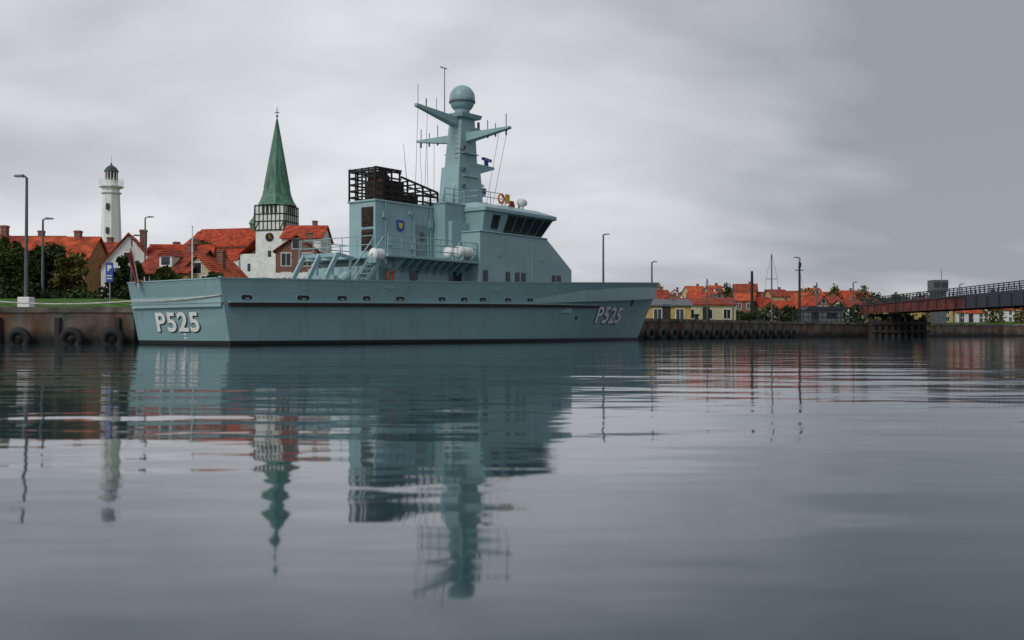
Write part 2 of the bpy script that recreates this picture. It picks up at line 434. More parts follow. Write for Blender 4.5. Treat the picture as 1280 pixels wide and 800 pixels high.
st.box(12.3,13.9,-.75,.75,7.76,8.95);st.cyl((12.7,-.38,8.9),(12.5,-.38,9.5),.28,n=14);st.cyl((12.7,.38,8.9),(12.5,.38,9.5),.28,n=14)
st.cyl((13.5,.2,8.9),(13.4,.2,9.35),.2,n=14);st.box(14.5,15.3,-.5,.5,7.76,8.35)
st.make('exhaust_stack',M_rust,ship,bevel=.04)
ms=MB()
def rect(cx,cy,lx,ly,z): return [(cx-lx,cy-ly,z),(cx+lx,cy-ly,z),(cx+lx,cy+ly,z),(cx-lx,cy+ly,z)]
ms.loft(rect(19.6,0,1.2,.8,7.9),rect(19.6,0,1.0,.7,10.5))
ms.loft(rect(19.6,0,.85,.6,10.5),rect(19.7,0,.62,.48,13.6))
ms.loft(rect(19.7,0,.85,.75,13.5),rect(19.7,0,.95,.85,13.75))
ms.cyl((19.7,0,13.75),(19.7,0,14.2),.42,.5,16)
for sg in (-1,1):
    ms.hexa([(19.4,sg*.4,12.05),(20.0,sg*.4,12.05),(19.85,sg*3.7,12.5),(19.55,sg*3.7,12.5),(19.4,sg*.4,12.6),(20.0,sg*.4,12.6),(19.85,sg*3.7,12.64),(19.55,sg*3.7,12.64)])
ms.hexa([(19.2,-.3,12.95),(15.6,-.12,13.6),(15.6,.12,13.6),(19.2,.3,12.95),(19.2,-.3,13.5),(15.6,-.12,13.78),(15.6,.12,13.78),(19.2,.3,13.5)])
ms.hexa([(20.2,-.45,10.1),(22.4,-.35,10.75),(22.4,.35,10.75),(20.2,.45,10.1),(20.2,-.45,10.9),(22.4,-.35,10.9),(22.4,.35,10.9),(20.2,.45,10.9)])
ms.hexa([(20.2,-.4,12.75),(21.1,-.3,13.0),(21.1,.3,13.0),(20.2,.4,12.75),(20.2,-.4,13.1),(21.1,-.3,13.1),(21.1,.3,13.1),(20.2,.4,13.1)])
ms.hexa([(20.2,-.4,8.6),(21.6,-.3,9.0),(21.6,.3,9.0),(20.2,.4,8.6),(20.2,-.4,9.15),(21.6,-.3,9.15),(21.6,.3,9.15),(20.2,.4,9.15)])
ms.beam((18.2,-.4,7.9),(18.8,-.4,10.4),.14,.14);ms.beam((18.2,.4,7.9),(18.8,.4,10.4),.14,.14)
ms.box(18.9,20.3,-.86,.86,9.9,10.0)
ms.box(18.95,20.35,-.8,.8,11.3,11.36)
ms.make('mast_tower',M_sup,ship,bevel=.03)
rd=MB();prof=[(.55,14.12),(.68,14.3),(.78,14.65),(.78,14.8)]
for k in range(1,7): a=k*math.pi/12; prof.append((.78*math.cos(a)+.001,14.8+.78*math.sin(a)))
rd.lathe(prof,19.7,0,24).make('radome',M_sup,ship,True)
MB().lathe([(.80,14.5),(.81,14.55),(.80,14.6)],19.7,0,24).make('radome_band',M_greysteel,ship)
an=MB()
an.cyl((18.1,0,13.4),(18.1,0,16.3),.035,.025,6);an.cyl((17.7,.0,16.3),(18.3,0,16.3),.03,n=6)
an.cyl((15.8,0,13.7),(15.8,0,14.9),.02,n=5);an.cyl((16.5,0,13.6),(16.5,0,14.2),.04,n=6);an.cyl((17.4,0,13.5),(17.4,0,14.4),.02,n=6)
for y,h in ((-3.4,.8),(-2.6,.35),(-2.0,.6),(3.4,.7),(2.7,.4),(2.0,.8)):
    an.cyl((19.7,y,12.6),(19.7,y,12.6+h),.03,n=6)
    an.cyl((19.7,y,12.5),(19.7,y,12.15),.06,n=6)
for y in (-3.5,-2.9,3.5,2.9,2.3): an.cyl((19.7,y,12.5),(19.2,y*.8,8.1),.012,n=4)
for x in (15.8,16.6): an.cyl((x,0,13.5),(x-.2,0,9.0),.012,n=4)
an.cyl((17.6,2.4,7.9),(17.4,2.7,12.0),.03,.012,6);an.cyl((24.3,2.0,8.1),(24.5,2.4,9.2),.02,.01,5)
for i in range(3): an.cyl((22+i*.5,-1.8,8.1),(22+i*.5,-1.8,8.4+.12*i),.06,n=8)
for z in [8.0+.3*i for i in range(18)]:
    an.cyl((18.8,-.55,z),(18.8,-.2,z),.015,n=5)
an.box(21.3,21.7,-.25,.25,9.15,9.5);an.cyl((21.0,-.2,13.1),(21.0,-.2,13.5),.08,n=8)
for z in (11.5,10.2,9.2): an.box(18.85,19.05,-.85,-.6,z,z+.22)
an.make('antennas_and_lights',M_greysteel,ship)
MB().beam((21.0,-.55,11.25),(23.0,.45,11.45),.16,.16).cyl((22.0,0,10.9),(22.0,0,11.3),.14).make('navigation_radar',M_blue,ship)
MB().beam((20.5,-.5,9.75),(22.2,.4,9.75),.12,.12).cyl((21.4,0,9.15),(21.4,0,9.72),.12).make('small_radar',M_white,ship)
for (s,y,z,r) in ((23.1,-1.9,8.65,.24),(23.7,-1.6,8.7,.2),(23.3,1.2,8.7,.24)):
    wh.cyl((s-.15,y,z),(s+.18,y,z),r,r,14);wh.cyl((s,y,8.1),(s,y,z),.05,n=8)
wh.lathe([(.3,8.05),(.34,8.3),(.28,8.55),(.12,8.68),(.01,8.7)],22.3,-1.0,14)
sp.make('superstructure',M_sup,ship,bevel=.03)
det.make('deck_fittings',M_sup,ship);gl.make('windows',M_glass,ship);fr.make('window_frames',M_greysteel,ship)
dr.make('doors',mat('door_paint',(.20,.28,.29),.6),ship);rl.make('railings',M_sup,ship);wh.make('liferaft_canisters',M_white,ship,True)
fl=MB();fl.cyl((sT+.05,2.7,2.7),(sT-.35,2.7,4.6),.035,n=6);fl.make('flag_staff',M_white,ship)
vs=[];fs=[]
nu,nv=6,10
for j in range(nv+1):
    for i in range(nu+1):
        u=i/nu;v=j/nv
        vs.append((sT-.38+.36*v-.30*u*(.5+.5*v),2.7+.12*math.sin(u*9+v*2)*u-.35*u*(.4+v*.6),4.55-1.55*v-.35*u))
for j in range(nv):
    for i in range(nu): fs.append((j*7+i,j*7+i+1,(j+1)*7+i+1,(j+1)*7+i))
MB().add(vs,fs).make('ensign',M_red,ship,True)
rp=MB()
def rope(a,b,sag,r=.035):
    a=Vector(a);b=Vector(b);p=None
    for i in range(13):
        f=i/12;q=a.lerp(b,f)-Vector((0,0,sag*4*f*(1-f)))
        if p is not None: rp.cyl(p,q,r,n=6)
        p=q
rope((-.25,-3.5,2.2),(-.35,3.6,2.05),.08,.03);rope((-.35,3.6,2.05),(-4.5,9,2.1),.15)
rope((0,3.6,2.6),(3,5.6,2.2),.1);rope((42.6,-.2,4.1),(50,5.3,2.1),.3)
rp.make('mooring_ropes',M_rope,ship)

# ============================================================ LAND, QUAY, WATER
FR=[(-900,50.1),(-18.5,50.1),(30.3,112.5),(42.5,123.4),(70,146),(900,170)]
def front(x): return lerpt(FR,x)
def sm(a,b,x):
    t=max(0,min(1,(x-a)/(b-a)));return t*t*(3-2*t)
def hill(x): return 1-sm(-30,30,x)
def landz(x,y):
    d=y-front(x)
    z=1.78
    z+=sm(4,12,d)*.85*(1-sm(-24,-16,x))
    z+=sm(18,170,d)*(2.2+5.3*hill(x))
    z+=sm(150,600,d)*(5+1*hill(x))
    return z
xs=[-3000,-900,-400,-200,-120]+[-100+4*i for i in range(20)]+[-19.5,-18.5]+[-16+3.86*i for i in range(12)]+[30.3,34,38,42.5,48,56,70,90,120,160,220,400,900,3000]
xs=sorted(set(xs))
ds=[.6,2,4,6,8,10,12,18,30,45,60,80,100,130,160,200,300,450,600,1200,3500]
vs=[];fs=[]
for x in xs:
    for d in ds:
        y=front(x)+d; vs.append((x,y,landz(x,y)))
n=len(ds)
for i in range(len(xs)-1):
    for j in range(n-1): fs.append((i*n+j,(i+1)*n+j,(i+1)*n+j+1,i*n+j+1))
M_grass=mat('grass',(.055,.12,.018),.95,var=.4,scale=1.5,col2=(.025,.055,.01),spec=.1)
MB().add(vs,fs).make('ground',M_grass,None,True)
def concrete(name):
    m=D.materials.new(name);m.use_nodes=True;N=m.node_tree.nodes;L=m.node_tree.links;b=N['Principled BSDF'];b.inputs['Roughness'].default_value=.85
    tc=N.new('ShaderNodeTexCoord')
    def no(sc,st,det=8):
        mp=N.new('ShaderNodeMapping');mp.inputs['Scale'].default_value=st
        n=N.new('ShaderNodeTexNoise');n.inputs['Scale'].default_value=sc;n.inputs['Detail'].default_value=det
        L.new(tc.outputs['Object'],mp.inputs[0]);L.new(mp.outputs[0],n.inputs['Vector']);return n
    n1=no(.9,(1,1,1));cr=N.new('ShaderNodeValToRGB');e=cr.color_ramp.elements
    e[0].position=.3;e[0].color=(.045,.04,.034,1);e[1].position=.7;e[1].color=(.18,.16,.13,1)
    L.new(n1.outputs['Fac'],cr.inputs[0])
    n2=no(.7,(1,1,.25));r2=N.new('ShaderNodeValToRGB');r2.color_ramp.elements[0].position=.47;r2.color_ramp.elements[1].position=.62
    L.new(n2.outputs['Fac'],r2.inputs[0])
    mx=N.new('ShaderNodeMixRGB');mx.inputs[2].default_value=(.10,.04,.018,1);L.new(r2.outputs[0],mx.inputs[0]);L.new(cr.outputs[0],mx.inputs[1])
    sx=N.new('ShaderNodeSeparateXYZ');L.new(tc.outputs['Object'],sx.inputs[0])
    ad=N.new('ShaderNodeMath');ad.operation='MULTIPLY_ADD';ad.inputs[1].default_value=.6;L.new(n1.outputs['Fac'],ad.inputs[0]);L.new(sx.outputs['Z'],ad.inputs[2])
    mr=N.new('ShaderNodeMapRange');mr.inputs['From Min'].default_value=.55;mr.inputs['From Max'].default_value=1.15
    L.new(ad.outputs[0],mr.inputs['Value'])
    m2=N.new('ShaderNodeMixRGB');m2.inputs[1].default_value=(.012,.012,.009,1);L.new(mr.outputs[0],m2.inputs[0]);L.new(mx.outputs[0],m2.inputs[2])
    L.new(m2.outputs[0],b.inputs['Base Color'])
    bp=N.new('ShaderNodeBump');bp.inputs['Distance'].default_value=.08;L.new(n1.outputs['Fac'],bp.inputs['Height']);L.new(bp.outputs[0],b.inputs['Normal'])
    return m
M_quay=concrete('weathered_concrete')
M_apron=mat('concrete_apron',(.20,.19,.17),.9,scale=1)
q=MB();qa=MB();cp=MB()
for (a,b) in zip(FR[:-1],FR[1:]):
    q.add([(a[0],a[1],-3),(b[0],b[1],-3),(b[0],b[1],1.55),(a[0],a[1],1.55)],[(0,1,2,3)])
    a=Vector((*a,0));b=Vector((*b,0));n_=Vector((-(b-a).y,(b-a).x,0)).normalized()
    cp.hexa([a-n_*.06+Vector((0,0,1.552)),b-n_*.06+Vector((0,0,1.552)),b+n_*.7+Vector((0,0,1.552)),a+n_*.7+Vector((0,0,1.552)),
             a-n_*.06+Vector((0,0,1.82)),b-n_*.06+Vector((0,0,1.82)),b+n_*.7+Vector((0,0,1.82)),a+n_*.7+Vector((0,0,1.82))])
q.make('quay_wall',M_quay);cp.make('quay_coping',mat('coping_concrete',(.14,.125,.10),.9,var=.5,scale=1.1))
for (x0a,x1a) in ((-120,-18.5),(-18.5,30.3),(30.3,70),(70,200)):
    ya,yb=front(x0a),front(x1a)
    qa.add([(x0a,ya+.6,1.79),(x1a,yb+.6,1.79),(x1a,yb+4,1.79),(x0a,ya+4,1.79)],[(0,1,2,3)])
qa.make('quay_apron',M_apron)
fw=MB()
for x in [-60+2.9*i for i in range(15)]:
    fw.box(x,x+.25,49.92,50.09,-.5,1.3)
ux,uy=.6157,.788
for i in range(38):
    d=2+i*2.05; x=-18.5+ux*d;y=50.1+uy*d
    a=Vector((x,y,0))-Vector((-uy,ux,0))*.12
    fw.beam(a+Vector((0,0,-.5)),a+Vector((0,0,1.5)),.22,.3)
fw.make('quay_fender_posts',M_pile)
def tire(x,y,z,ax,R=.42,r=.2):
    o=MB().torus((0,0,0),(0,0,1),R,r,24,10).make('tire_fender',M_black,None,True)
    o.location=(x,y,z);o.rotation_euler=Vector(ax).to_track_quat('Z','Y').to_euler()
for x in (-23.9,-21.35,-19.35,-27.5,-31): tire(x,49.65,.22,(0,1,0.05))
nq=Vector((-uy,ux,0))
for i in range(16):
    d=49+i*2.05; tire(-18.5+ux*d+uy*.35,50.1+uy*d-ux*.35,.45,nq,.38,.2)
for (x,y) in ((-36,50.9),(-15.5,55.3),(17.5,97.2),(26,108)):
    o=MB().lathe([(.2,1.82),(.18,2.1),(.28,2.2),(.28,2.3),(.1,2.36)],0,0,12).make('mooring_bollard',M_black);o.location=(x,y,0)
w=MB();w.add([(-3000,-600,0),(3000,-600,0),(3000,700,0),(-3000,700,0)],[(0,1,2,3)])
MW=D.materials.new('harbour_water');MW.use_nodes=True;N=MW.node_tree.nodes;L=MW.node_tree.links;b=N['Principled BSDF']
b.inputs['Base Color'].default_value=(.020,.052,.060,1);b.inputs['Roughness'].default_value=.05;b.inputs['IOR'].default_value=1.36
tc=N.new('ShaderNodeTexCoord')
def wn(sc,st,det,amp,prev=None,rot=0):
    mp=N.new('ShaderNodeMapping');mp.inputs['Scale'].default_value=st;mp.inputs['Rotation'].default_value=(0,0,rot)
    n=N.new('ShaderNodeTexNoise');n.inputs['Scale'].default_value=sc;n.inputs['Detail'].default_value=det;n.inputs['Roughness'].default_value=.4
    L.new(tc.outputs['Object'],mp.inputs[0]);L.new(mp.outputs[0],n.inputs['Vector'])
    m=N.new('ShaderNodeMath');m.operation='MULTIPLY_ADD';m.inputs[1].default_value=amp;L.new(n.outputs['Fac'],m.inputs[0])
    if prev:L.new(prev,m.inputs[2])
    else:m.inputs[2].default_value=0
    return m.outputs[0]
h=wn(.35,(.35,1,1),1,.034);h=wn(1.3,(.4,1,1),2,.0135,h,.15);h=wn(4.5,(.45,1,1),1,.0022,h,-.1)
bp=N.new('ShaderNodeBump');bp.inputs['Strength'].default_value=1;bp.inputs['Distance'].default_value=1
L.new(h,bp.inputs['Height']);L.new(bp.outputs[0],b.inputs['Normal'])
w.make('water',MW)

# ============================================================ BUILDINGS
def house(name,x,y,w,dp,zr,ze,wall,roof,axis='x',rot=0,zb=None,storeys=2,hip=False,dormers=0):
    if zb is None: zb=landz(x,y)-.3
    e=empty(name,(x,y,0),rot)
    hw,hd=w/2,dp/2
    wl=MB();wl.box(-hw,hw,-hd,hd,zb,ze)
    rf=MB();o=.25
    if axis=='x':
        for sx in (-1,1): wl.add([(sx*hw,-hd,ze),(sx*hw,hd,ze),(sx*hw,0,zr-.12)],[(0,1,2)])
        s=(zr-ze)/hd
        for sy in (-1,1):
            a=[(-hw-o,sy*(hd+o),ze-s*o),(hw+o,sy*(hd+o),ze-s*o),(hw+o,0,zr),(-hw-o,0,zr)]
            b_=[(p[0],p[1],p[2]+.15) for p in a];rf.loft(a,b_)
    else:
        for sy in (-1,1): wl.add([(-hw,sy*hd,ze),(hw,sy*hd,ze),(0,sy*hd,zr-.12)],[(0,1,2)])
        s=(zr-ze)/hw
        for sx in (-1,1):
            a=[(sx*(hw+o),-hd-o,ze-s*o),(0,-hd-o,zr),(0,hd+o,zr),(sx*(hw+o),hd+o,ze-s*o)]
            rf.loft(a,[(p[0],p[1],p[2]+.15) for p in a])
    wl.make('walls',wall,e);rf.make('roof',roof,e)
    gw=MB();gf=MB()
    hh=(ze-zb)/storeys
    nw=max(2,int(w/2.2))
    for fl_ in range(storeys):
        zc=zb+hh*(fl_+.55)
        for k in range(nw):
            xc=-hw+w*(k+.5)/nw
            for sy in (-1,1):
                gf.box(xc-.5,xc+.5,sy*hd-.04,sy*hd+.04,zc-.65,zc+.65)
                gw.box(xc-.42,xc-.03,sy*hd-.06,sy*hd+.06,zc-.57,zc+.57);gw.box(xc+.03,xc+.42,sy*hd-.06,sy*hd+.06,zc-.57,zc+.57)
    if axis=='y':
        gf.box(-.45,.45,-hd-.04,-hd,ze+.15,ze+1.2);gw.box(-.38,.38,-hd-.06,-hd,ze+.22,ze+1.13)
    for k in range(dormers):
        xc=-hw+w*(k+.5)/dormers
        zz=ze+(zr-ze)*.25;yy=-hd*(1-.15)
        MB().box(xc-.6,xc+.6,yy,-.2*hd,zz,zz+1.0).make('dormer',M_whitewall,e)
        MB().prism_y([(xc-.8,zz+.95),(xc+.8,zz+.95),(xc,zz+1.55)],yy-.15,0).make('dormer_roof',roof,e)
        gw.box(xc-.4,xc+.4,yy-.04,yy,zz+.2,zz+.85)
    gf.make('window_frames',M_white,e);gw.make('windows',M_glass,e)
    MB().box(-hw*.1-.45,-hw*.1+.45,-hd-.05,-hd-.01,zb,zb+2.3).make('door',M_timber,e)
    MB().box(hw*.4-.3,hw*.4+.3,-.3,.3,zr-.8,zr+.75).box(hw*.4-.36,hw*.4+.36,-.36,.36,zr+.55,zr+.68).make('chimney',M_brick,e)
    return e
R0,R1,R2=ROOFS
house('yellow_house',-51,100,7,8,10.3,7.6,WALLS[0],R0,'y')
house('townhouse',-45.5,104,7,7,10.2,7.4,WALLS[3],R1,'x',dormers=1)
house('townhouse',-57,120,9,8,11.8,9.6,WALLS[3],R2,'x')
house('townhouse',-50.5,124,9,8,11.4,9.4,WALLS[0],R2,'x')
house('townhouse',-44,118,7,8,9.8,7.6,WALLS[2],R2,'x')
house('white_house',-35.2,95,4.6,7,9.4,6.6,M_whitewall,R0,'y',.25)
house('townhouse',-31.2,97,5.6,6,8.8,6.4,WALLS[1],R0,'x',.1,dormers=2)
house('townhouse',-29.0,90,5,6,7.7,5.7,WALLS[3],R2,'x',-.25,dormers=1)
house('townhouse',-26.2,90,3.4,6,7.1,5.4,WALLS[2],R1,'y',-.2)
house('townhouse',-37.5,110,7,7,9.6,7.6,WALLS[0],R2,'x',.1)
house('townhouse',-27.0,135,5,8,14.6,12.7,WALLS[1],R0,'x')
# brick house: gable with lean-to roof stepping down to the right
house('brick_house',-20.6,100,3.9,7,9.7,8.3,M_brick,R2,'y',.08,storeys=3)
house('townhouse',-15.5,100,5,6,7.2,5.2,WALLS[1],R0,'x')
house('townhouse',-19.4,118,5,6,8.4,6.6,WALLS[2],R1,'x')
for (k0,k1,rlo,rhi,Ys) in ((.058,.34,50,63,(250,270,290)),(.13,.35,38,50,(205,220,235)),(.06,.2,44,54,(190,200,210))):
    kx=k0
    while kx<k1:
        Y=random.choice(Ys); wpx=random.uniform(.013,.022); w_=wpx*Y
        zr=random.uniform(rlo,rhi)/1280*Y+.56; ze=zr-random.uniform(8,13)/1280*Y
        house('townhouse',kx*Y+w_/2,Y,w_,7,zr,ze,random.choice((M_whitewall,M_whitewall,M_whitewall,WALLS[0],WALLS[2],M_brick)),random.choice(ROOFS),random.choice('xxy'),random.uniform(-.3,.3),zb=min(landz(kx*Y,Y)-.3,ze-4),dormers=random.choice((0,0,1)))
        kx+=wpx*random.uniform(.8,1.25)
kx=.35
while kx<.56:
    Y=random.choice((260,290,310)); w_=random.uniform(.018,.03)*Y
    zr=random.uniform(38,48)/1280*Y
    house('townhouse',kx*Y,Y,w_,8,zr,zr-2.5,random.choice(WALLS),random.choice(ROOFS),'x',random.uniform(-.2,.2)); kx+=.03
house('harbour_building',17.6,118,5.0,6,4.3,3.6,WALLS[0],M_greysteel,'x',0,storeys=1)
house('harbour_building',24.5,132,7,6,4.9,4.1,WALLS[2],R2,'x',.1,storeys=1)
MB().cyl((46.9,200,3),(46.9,200,12.6),.32,.24,12).make('factory_chimney',M_black)

# ---- lighthouse
lh=empty('lighthouse',(-58.8,150,0))
zb=landz(-58.8,150)-.3
MB().lathe([(2.0,zb),(2.0,zb+1),(1.7,zb+1.3),(1.2,20.8),(1.2,20.85),(1.45,21.0),(1.45,21.15)],0,0,8).make('tower',M_white,lh)
MB().lathe([(1.15,21.15),(1.15,21.6),(1.75,21.9),(1.75,22.05)],0,0,8).make('gallery',M_white,lh)
g=MB();
for k in range(12):
    a=2*math.pi*k/12;b_=2*math.pi*(k+1)/12
    g.cyl((1.68*math.cos(a),1.68*math.sin(a),22.05),(1.68*math.cos(a),1.68*math.sin(a),23.0),.03,n=5)
    for z in (22.5,23.0): g.cyl((1.68*math.cos(a),1.68*math.sin(a),z),(1.68*math.cos(b_),1.68*math.sin(b_),z),.03,n=5)
g.make('gallery_rail',M_white,lh)
MB().lathe([(.95,22.05),(.95,22.9)],0,0,12).make('lantern_base',M_white,lh)
MB().lathe([(.85,22.9),(.85,24.2)],0,0,12).make('lantern_glass',M_glass,lh)
g=MB()
for k in range(12):
    a=2*math.pi*(k+.5)/12; g.cyl((.88*math.cos(a),.88*math.sin(a),22.9),(.88*math.cos(a),.88*math.sin(a),24.2),.06,n=5)
g.make('lantern_bars',M_white,lh)
MB().lathe([(1.08,24.2),(1.0,24.35),(.75,24.75),(.4,25.05),(.12,25.2),(.12,25.45),(.02,25.5),(.02,26.6)],0,0,12).make('dome',M_darkcopper,lh)
g=MB()
for z in (11,15,18.5): g.box(-.2,.2,-1.62+.02*(z-11),-1.0,z,z+.9)
g.make('tower_windows',M_glass,lh)

# ---- church
chh=empty('church',(-46.0,200,0),rad(-14))
zb=landz(-46,200)-1
tw=2.95
MB().box(-tw,tw,-tw,tw,zb,20.3).make('tower_walls',M_whitewall,chh)
MB().box(-tw-.1,tw+.1,-tw-.1,tw+.1,20.3,25.3).make('tower_upper_stage',M_whitewall,chh)
tb=MB();T=tw+.1
for ax in range(4):
    def pt(u,o,z):
        return [(u,-T-o,z),(T+o,u,z),(-u,T+o,z),(-T-o,-u,z)][ax]
    for z in (20.4,22.1,23.5,25.15): tb.beam(pt(-T-.05,.02,z),pt(T+.05,.02,z),.14,.2)
    for k in range(8):
        u=-T+2*T*k/7; tb.beam(pt(u,.02,20.3),pt(u,.02,25.3),.14,.18)
    for u in (-T+.4,T-.4): tb.beam(pt(u-.35,.03,20.5),pt(u+.35,.03,22),.12,.16)
tb.make('timber_frame',M_timber,chh)
lo=MB()
for ax in range(4):
    for u in (-1.3,1.3,-.44,.44):
        a=[(u-.28,-T-.06),(u+.28,-T-.06),(u+.28,-T+.02),(u-.28,-T+.02)]
        c,s_=[(1,0),(0,1),(-1,0),(0,-1)][ax]
        A=[(x*c-y*s_,x*s_+y*c,23.65) for x,y in a];B=[(p[0],p[1],24.95) for p in A];lo.loft(A,B)
lo.make('belfry_louvres',M_dark,chh)
MB().cyl((0,-tw-.12,19.0),(0,-tw+.02,19.0),.85,n=24).cyl((tw-.02,0,19.0),(tw+.12,0,19.0),.85,n=24).make('clock_face',M_black,chh)
MB().beam((0,-tw-.15,19.0),(0,-tw-.15,19.7),.05,.08).beam((0,-tw-.15,19),(.4,-tw-.15,18.8),.05,.1).make('clock_hands',M_yellow,chh)
spi=MB()
def octr(r,sqf,z):
    out=[]
    for k in range(8):
        a=math.pi/4*k+math.pi/8; x,y=math.cos(a),math.sin(a)
        m_=max(abs(x),abs(y)); f=(1-sqf)+sqf/m_; out.append((x*r*f,y*r*f,z))
    return out
prev=octr(3.6,1,25.3)
for r,sf,z in ((3.1,.7,26.2),(2.75,.2,27.4),(2.5,0,28.8),(1.6,0,34),(.85,0,38.4),(.12,0,42.4)):
    cur=octr(r,sf,z);spi.loft(prev,cur,False);prev=cur
spi.add(octr(3.6,1,25.3),[tuple(range(8))])
spi.make('spire',M_copper,chh)
rb=MB()
for k in range(8):
    a=math.pi/4*k+math.pi/8
    rb.cyl((2.5*math.cos(a),2.5*math.sin(a),28.8),(.12*math.cos(a),.12*math.sin(a),42.4),.07,.04,5)
rb.make('spire_ribs',M_copper,chh)
MB().cyl((0,0,42.2),(0,0,44.6),.07,n=6).lathe([(.05,42.7),(.28,42.95),(.05,43.2)],0,0,8).box(-.5,.5,-.03,.03,43.6,43.75).make('finial',M_timber,chh)
n_=MB();n_.box(-21,-2.9,1,12,zb,17.9);n_.add([(-21,1,17.9),(-21,12,17.9),(-21,6.5,21.6)],[(0,1,2)]);n_.box(-6.5,-2.96,-2.5,1,zb,15.9);n_.make('nave_walls',M_whitewall,chh)
rf=MB()
for sy in (-1,1):
    a=[(-21.4,6.5+sy*6,17.6),(-2.5,6.5+sy*6,17.6),(-2.5,6.5,21.7),(-20.2,6.5,21.7)];rf.loft(a,[(p[0],p[1],p[2]+.25) for p in a])
a=[(-6.7,-2.8,15.7),(-2.97,-2.8,18.9),(-2.97,1.2,18.9),(-6.7,1.2,15.7)];rf.loft(a,[(p[0],p[1],p[2]+.2) for p in a])
a=[(-21.2,-3.2,14.6),(-6.8,-3.2,14.6),(-6.8,1.2,17.4),(-21.2,1.2,17.4)];rf.loft(a,[(p[0],p[1],p[2]+.2) for p in a])
rf.make('nave_roof',R0,chh)
MB().box(-21,-6.6,-3,1,zb,14.7).make('aisle_walls',M_whitewall,chh)
gw=MB()
for x in (-19,-15.5,-12,-8.5): gw.box(x-.5,x+.5,-3.05,-2.9,10.5,13.5)
gw.box(-.35,.35,-tw-.06,-tw+.02,15.2,16.4);gw.box(-4.9,-4.3,-2.56,-2.4,12.5,14)
gw.make('nave_windows',M_glass,chh)
MB().lathe([(.9,21.2),(.9,22.6),(1.15,22.7),(.85,23.4),(.35,23.9),(.15,24.6),(.04,26.6)],-8.3,6.5,8).make('ridge_turret',M_copper,chh)

# ---- sign board
sg=empty('gallery_sign',(-18.1,86,0))
MB().box(-2.0,2.0,-.05,.05,4.1,5.6).make('board',M_white,sg)
MB().box(-1.9,-1.8,-.02,.2,landz(-18,86)-.2,4.1).box(1.8,1.9,-.02,.2,landz(-18,86)-.2,4.1).make('posts',M_steel,sg)
def flattext(body,x,y,z,h,m,parent,name):
    v,f=textmesh(body,h,.02)
    MB().add([(p.x+x,y,p.y+z) for p in v],f).make(name,m,parent)
flattext('ART',-1.8,-.06,4.6,.85,M_red,sg,'lettering_red');flattext('GaVe',-.15,-.06,4.65,.7,M_greysteel,sg,'lettering_dark')

# ---- lamps and poles
def lamp(x,y,ztop,arm=-.8,r=.07,name='street_lamp'):
    zb=landz(x,y)-.1 if y>front(x)+.6 else 1.7
    e=empty(name,(x,y,0))
    MB().cyl((0,0,zb),(0,0,ztop-.1),r*1.5,r*.9,10).cyl((0,0,ztop-.1),(arm,0,ztop),r*.7,n=8).make('pole',M_greysteel,e)
    sg_=1 if arm<0 else -1
    MB().hexa([(arm-.45*sg_,-.12,ztop-.05),(arm,-.12,ztop-.07),(arm,.12,ztop-.07),(arm-.45*sg_,.12,ztop-.05),
               (arm-.45*sg_,-.08,ztop+.03),(arm,-.08,ztop+.07),(arm,.08,ztop+.07),(arm-.45*sg_,.08,ztop+.03)]).make('lamp_head',M_greysteel,e)
    return e
e=lamp(-24.4,51.4,8.45,-.15)
MB().box(-.3,.3,-.3,.3,1.83,2.35).make('base_block',M_white,e,bevel=.03)
lamp(-30.5,66.5,8.0,.2);lamp(-29.0,78,8.0,.25);lamp(11.6,130,13.1,.4,.12);lamp(16.4,120,8.9,.2,.1);lamp(36,128,10.0,-.3,.1);lamp(70,160,8.2,.3,.1)
lamp(50,150,8.0,.3,.1);lamp(-33,92,11.0,.3)
fpz=empty('flagpole',(-25.0,80,0));MB().cyl((0,0,2),(0,0,8.8),.07,.04,8).lathe([(.02,8.8),(.09,8.88),(.02,8.97)],0,0,8).make('pole',M_white,fpz)
ps=empty('parking_sign',(-22.0,56,0))
MB().cyl((0,0,1.9),(0,0,4.5),.04,n=8).make('post',M_steel,ps)
MB().box(-.2,.2,-.09,-.05,3.35,4.4).make('panel',M_blue,ps,bevel=.01)
flattext('P',-.11,-.10,3.95,.42,M_white,ps,'symbol')
MB().box(-.14,.14,-.1,-.091,3.5,3.55).box(-.14,.14,-.1,-.091,3.65,3.7).make('lines',M_white,ps)
for (x,y,zt) in ((30.7,121,9.9),(39,131,7.0),(27,125,6.4),(22.5,118,6.8)):
    e=empty('sailboat_mast',(x,y,0))
    g=MB().cyl((0,0,1.7),(0,0,zt),.11,.07,8).cyl((-.7,0,zt*.7),(.7,0,zt*.7),.04,n=5)
    for sx in (-.9,.9): g.cyl((sx,0,1.8),(sx*.75,0,zt*.7),.02,n=4).cyl((sx*.75,0,zt*.7),(0,0,zt),.02,n=4)
    g.make('mast_and_rigging',M_greysteel,e)
e=empty('utility_pole',(35.1,125,0));MB().cyl((0,0,1.7),(0,0,9.2),.14,.11,8).beam((-.5,0,8.2),(.5,0,8.2),.1,.1).cyl((.05,-.2,8.6),(.05,-.2,9.1),.15,n=8).cyl((0,0,8.2),(1.6,0,2.0),.02,n=4).make('pole',M_timber,e)

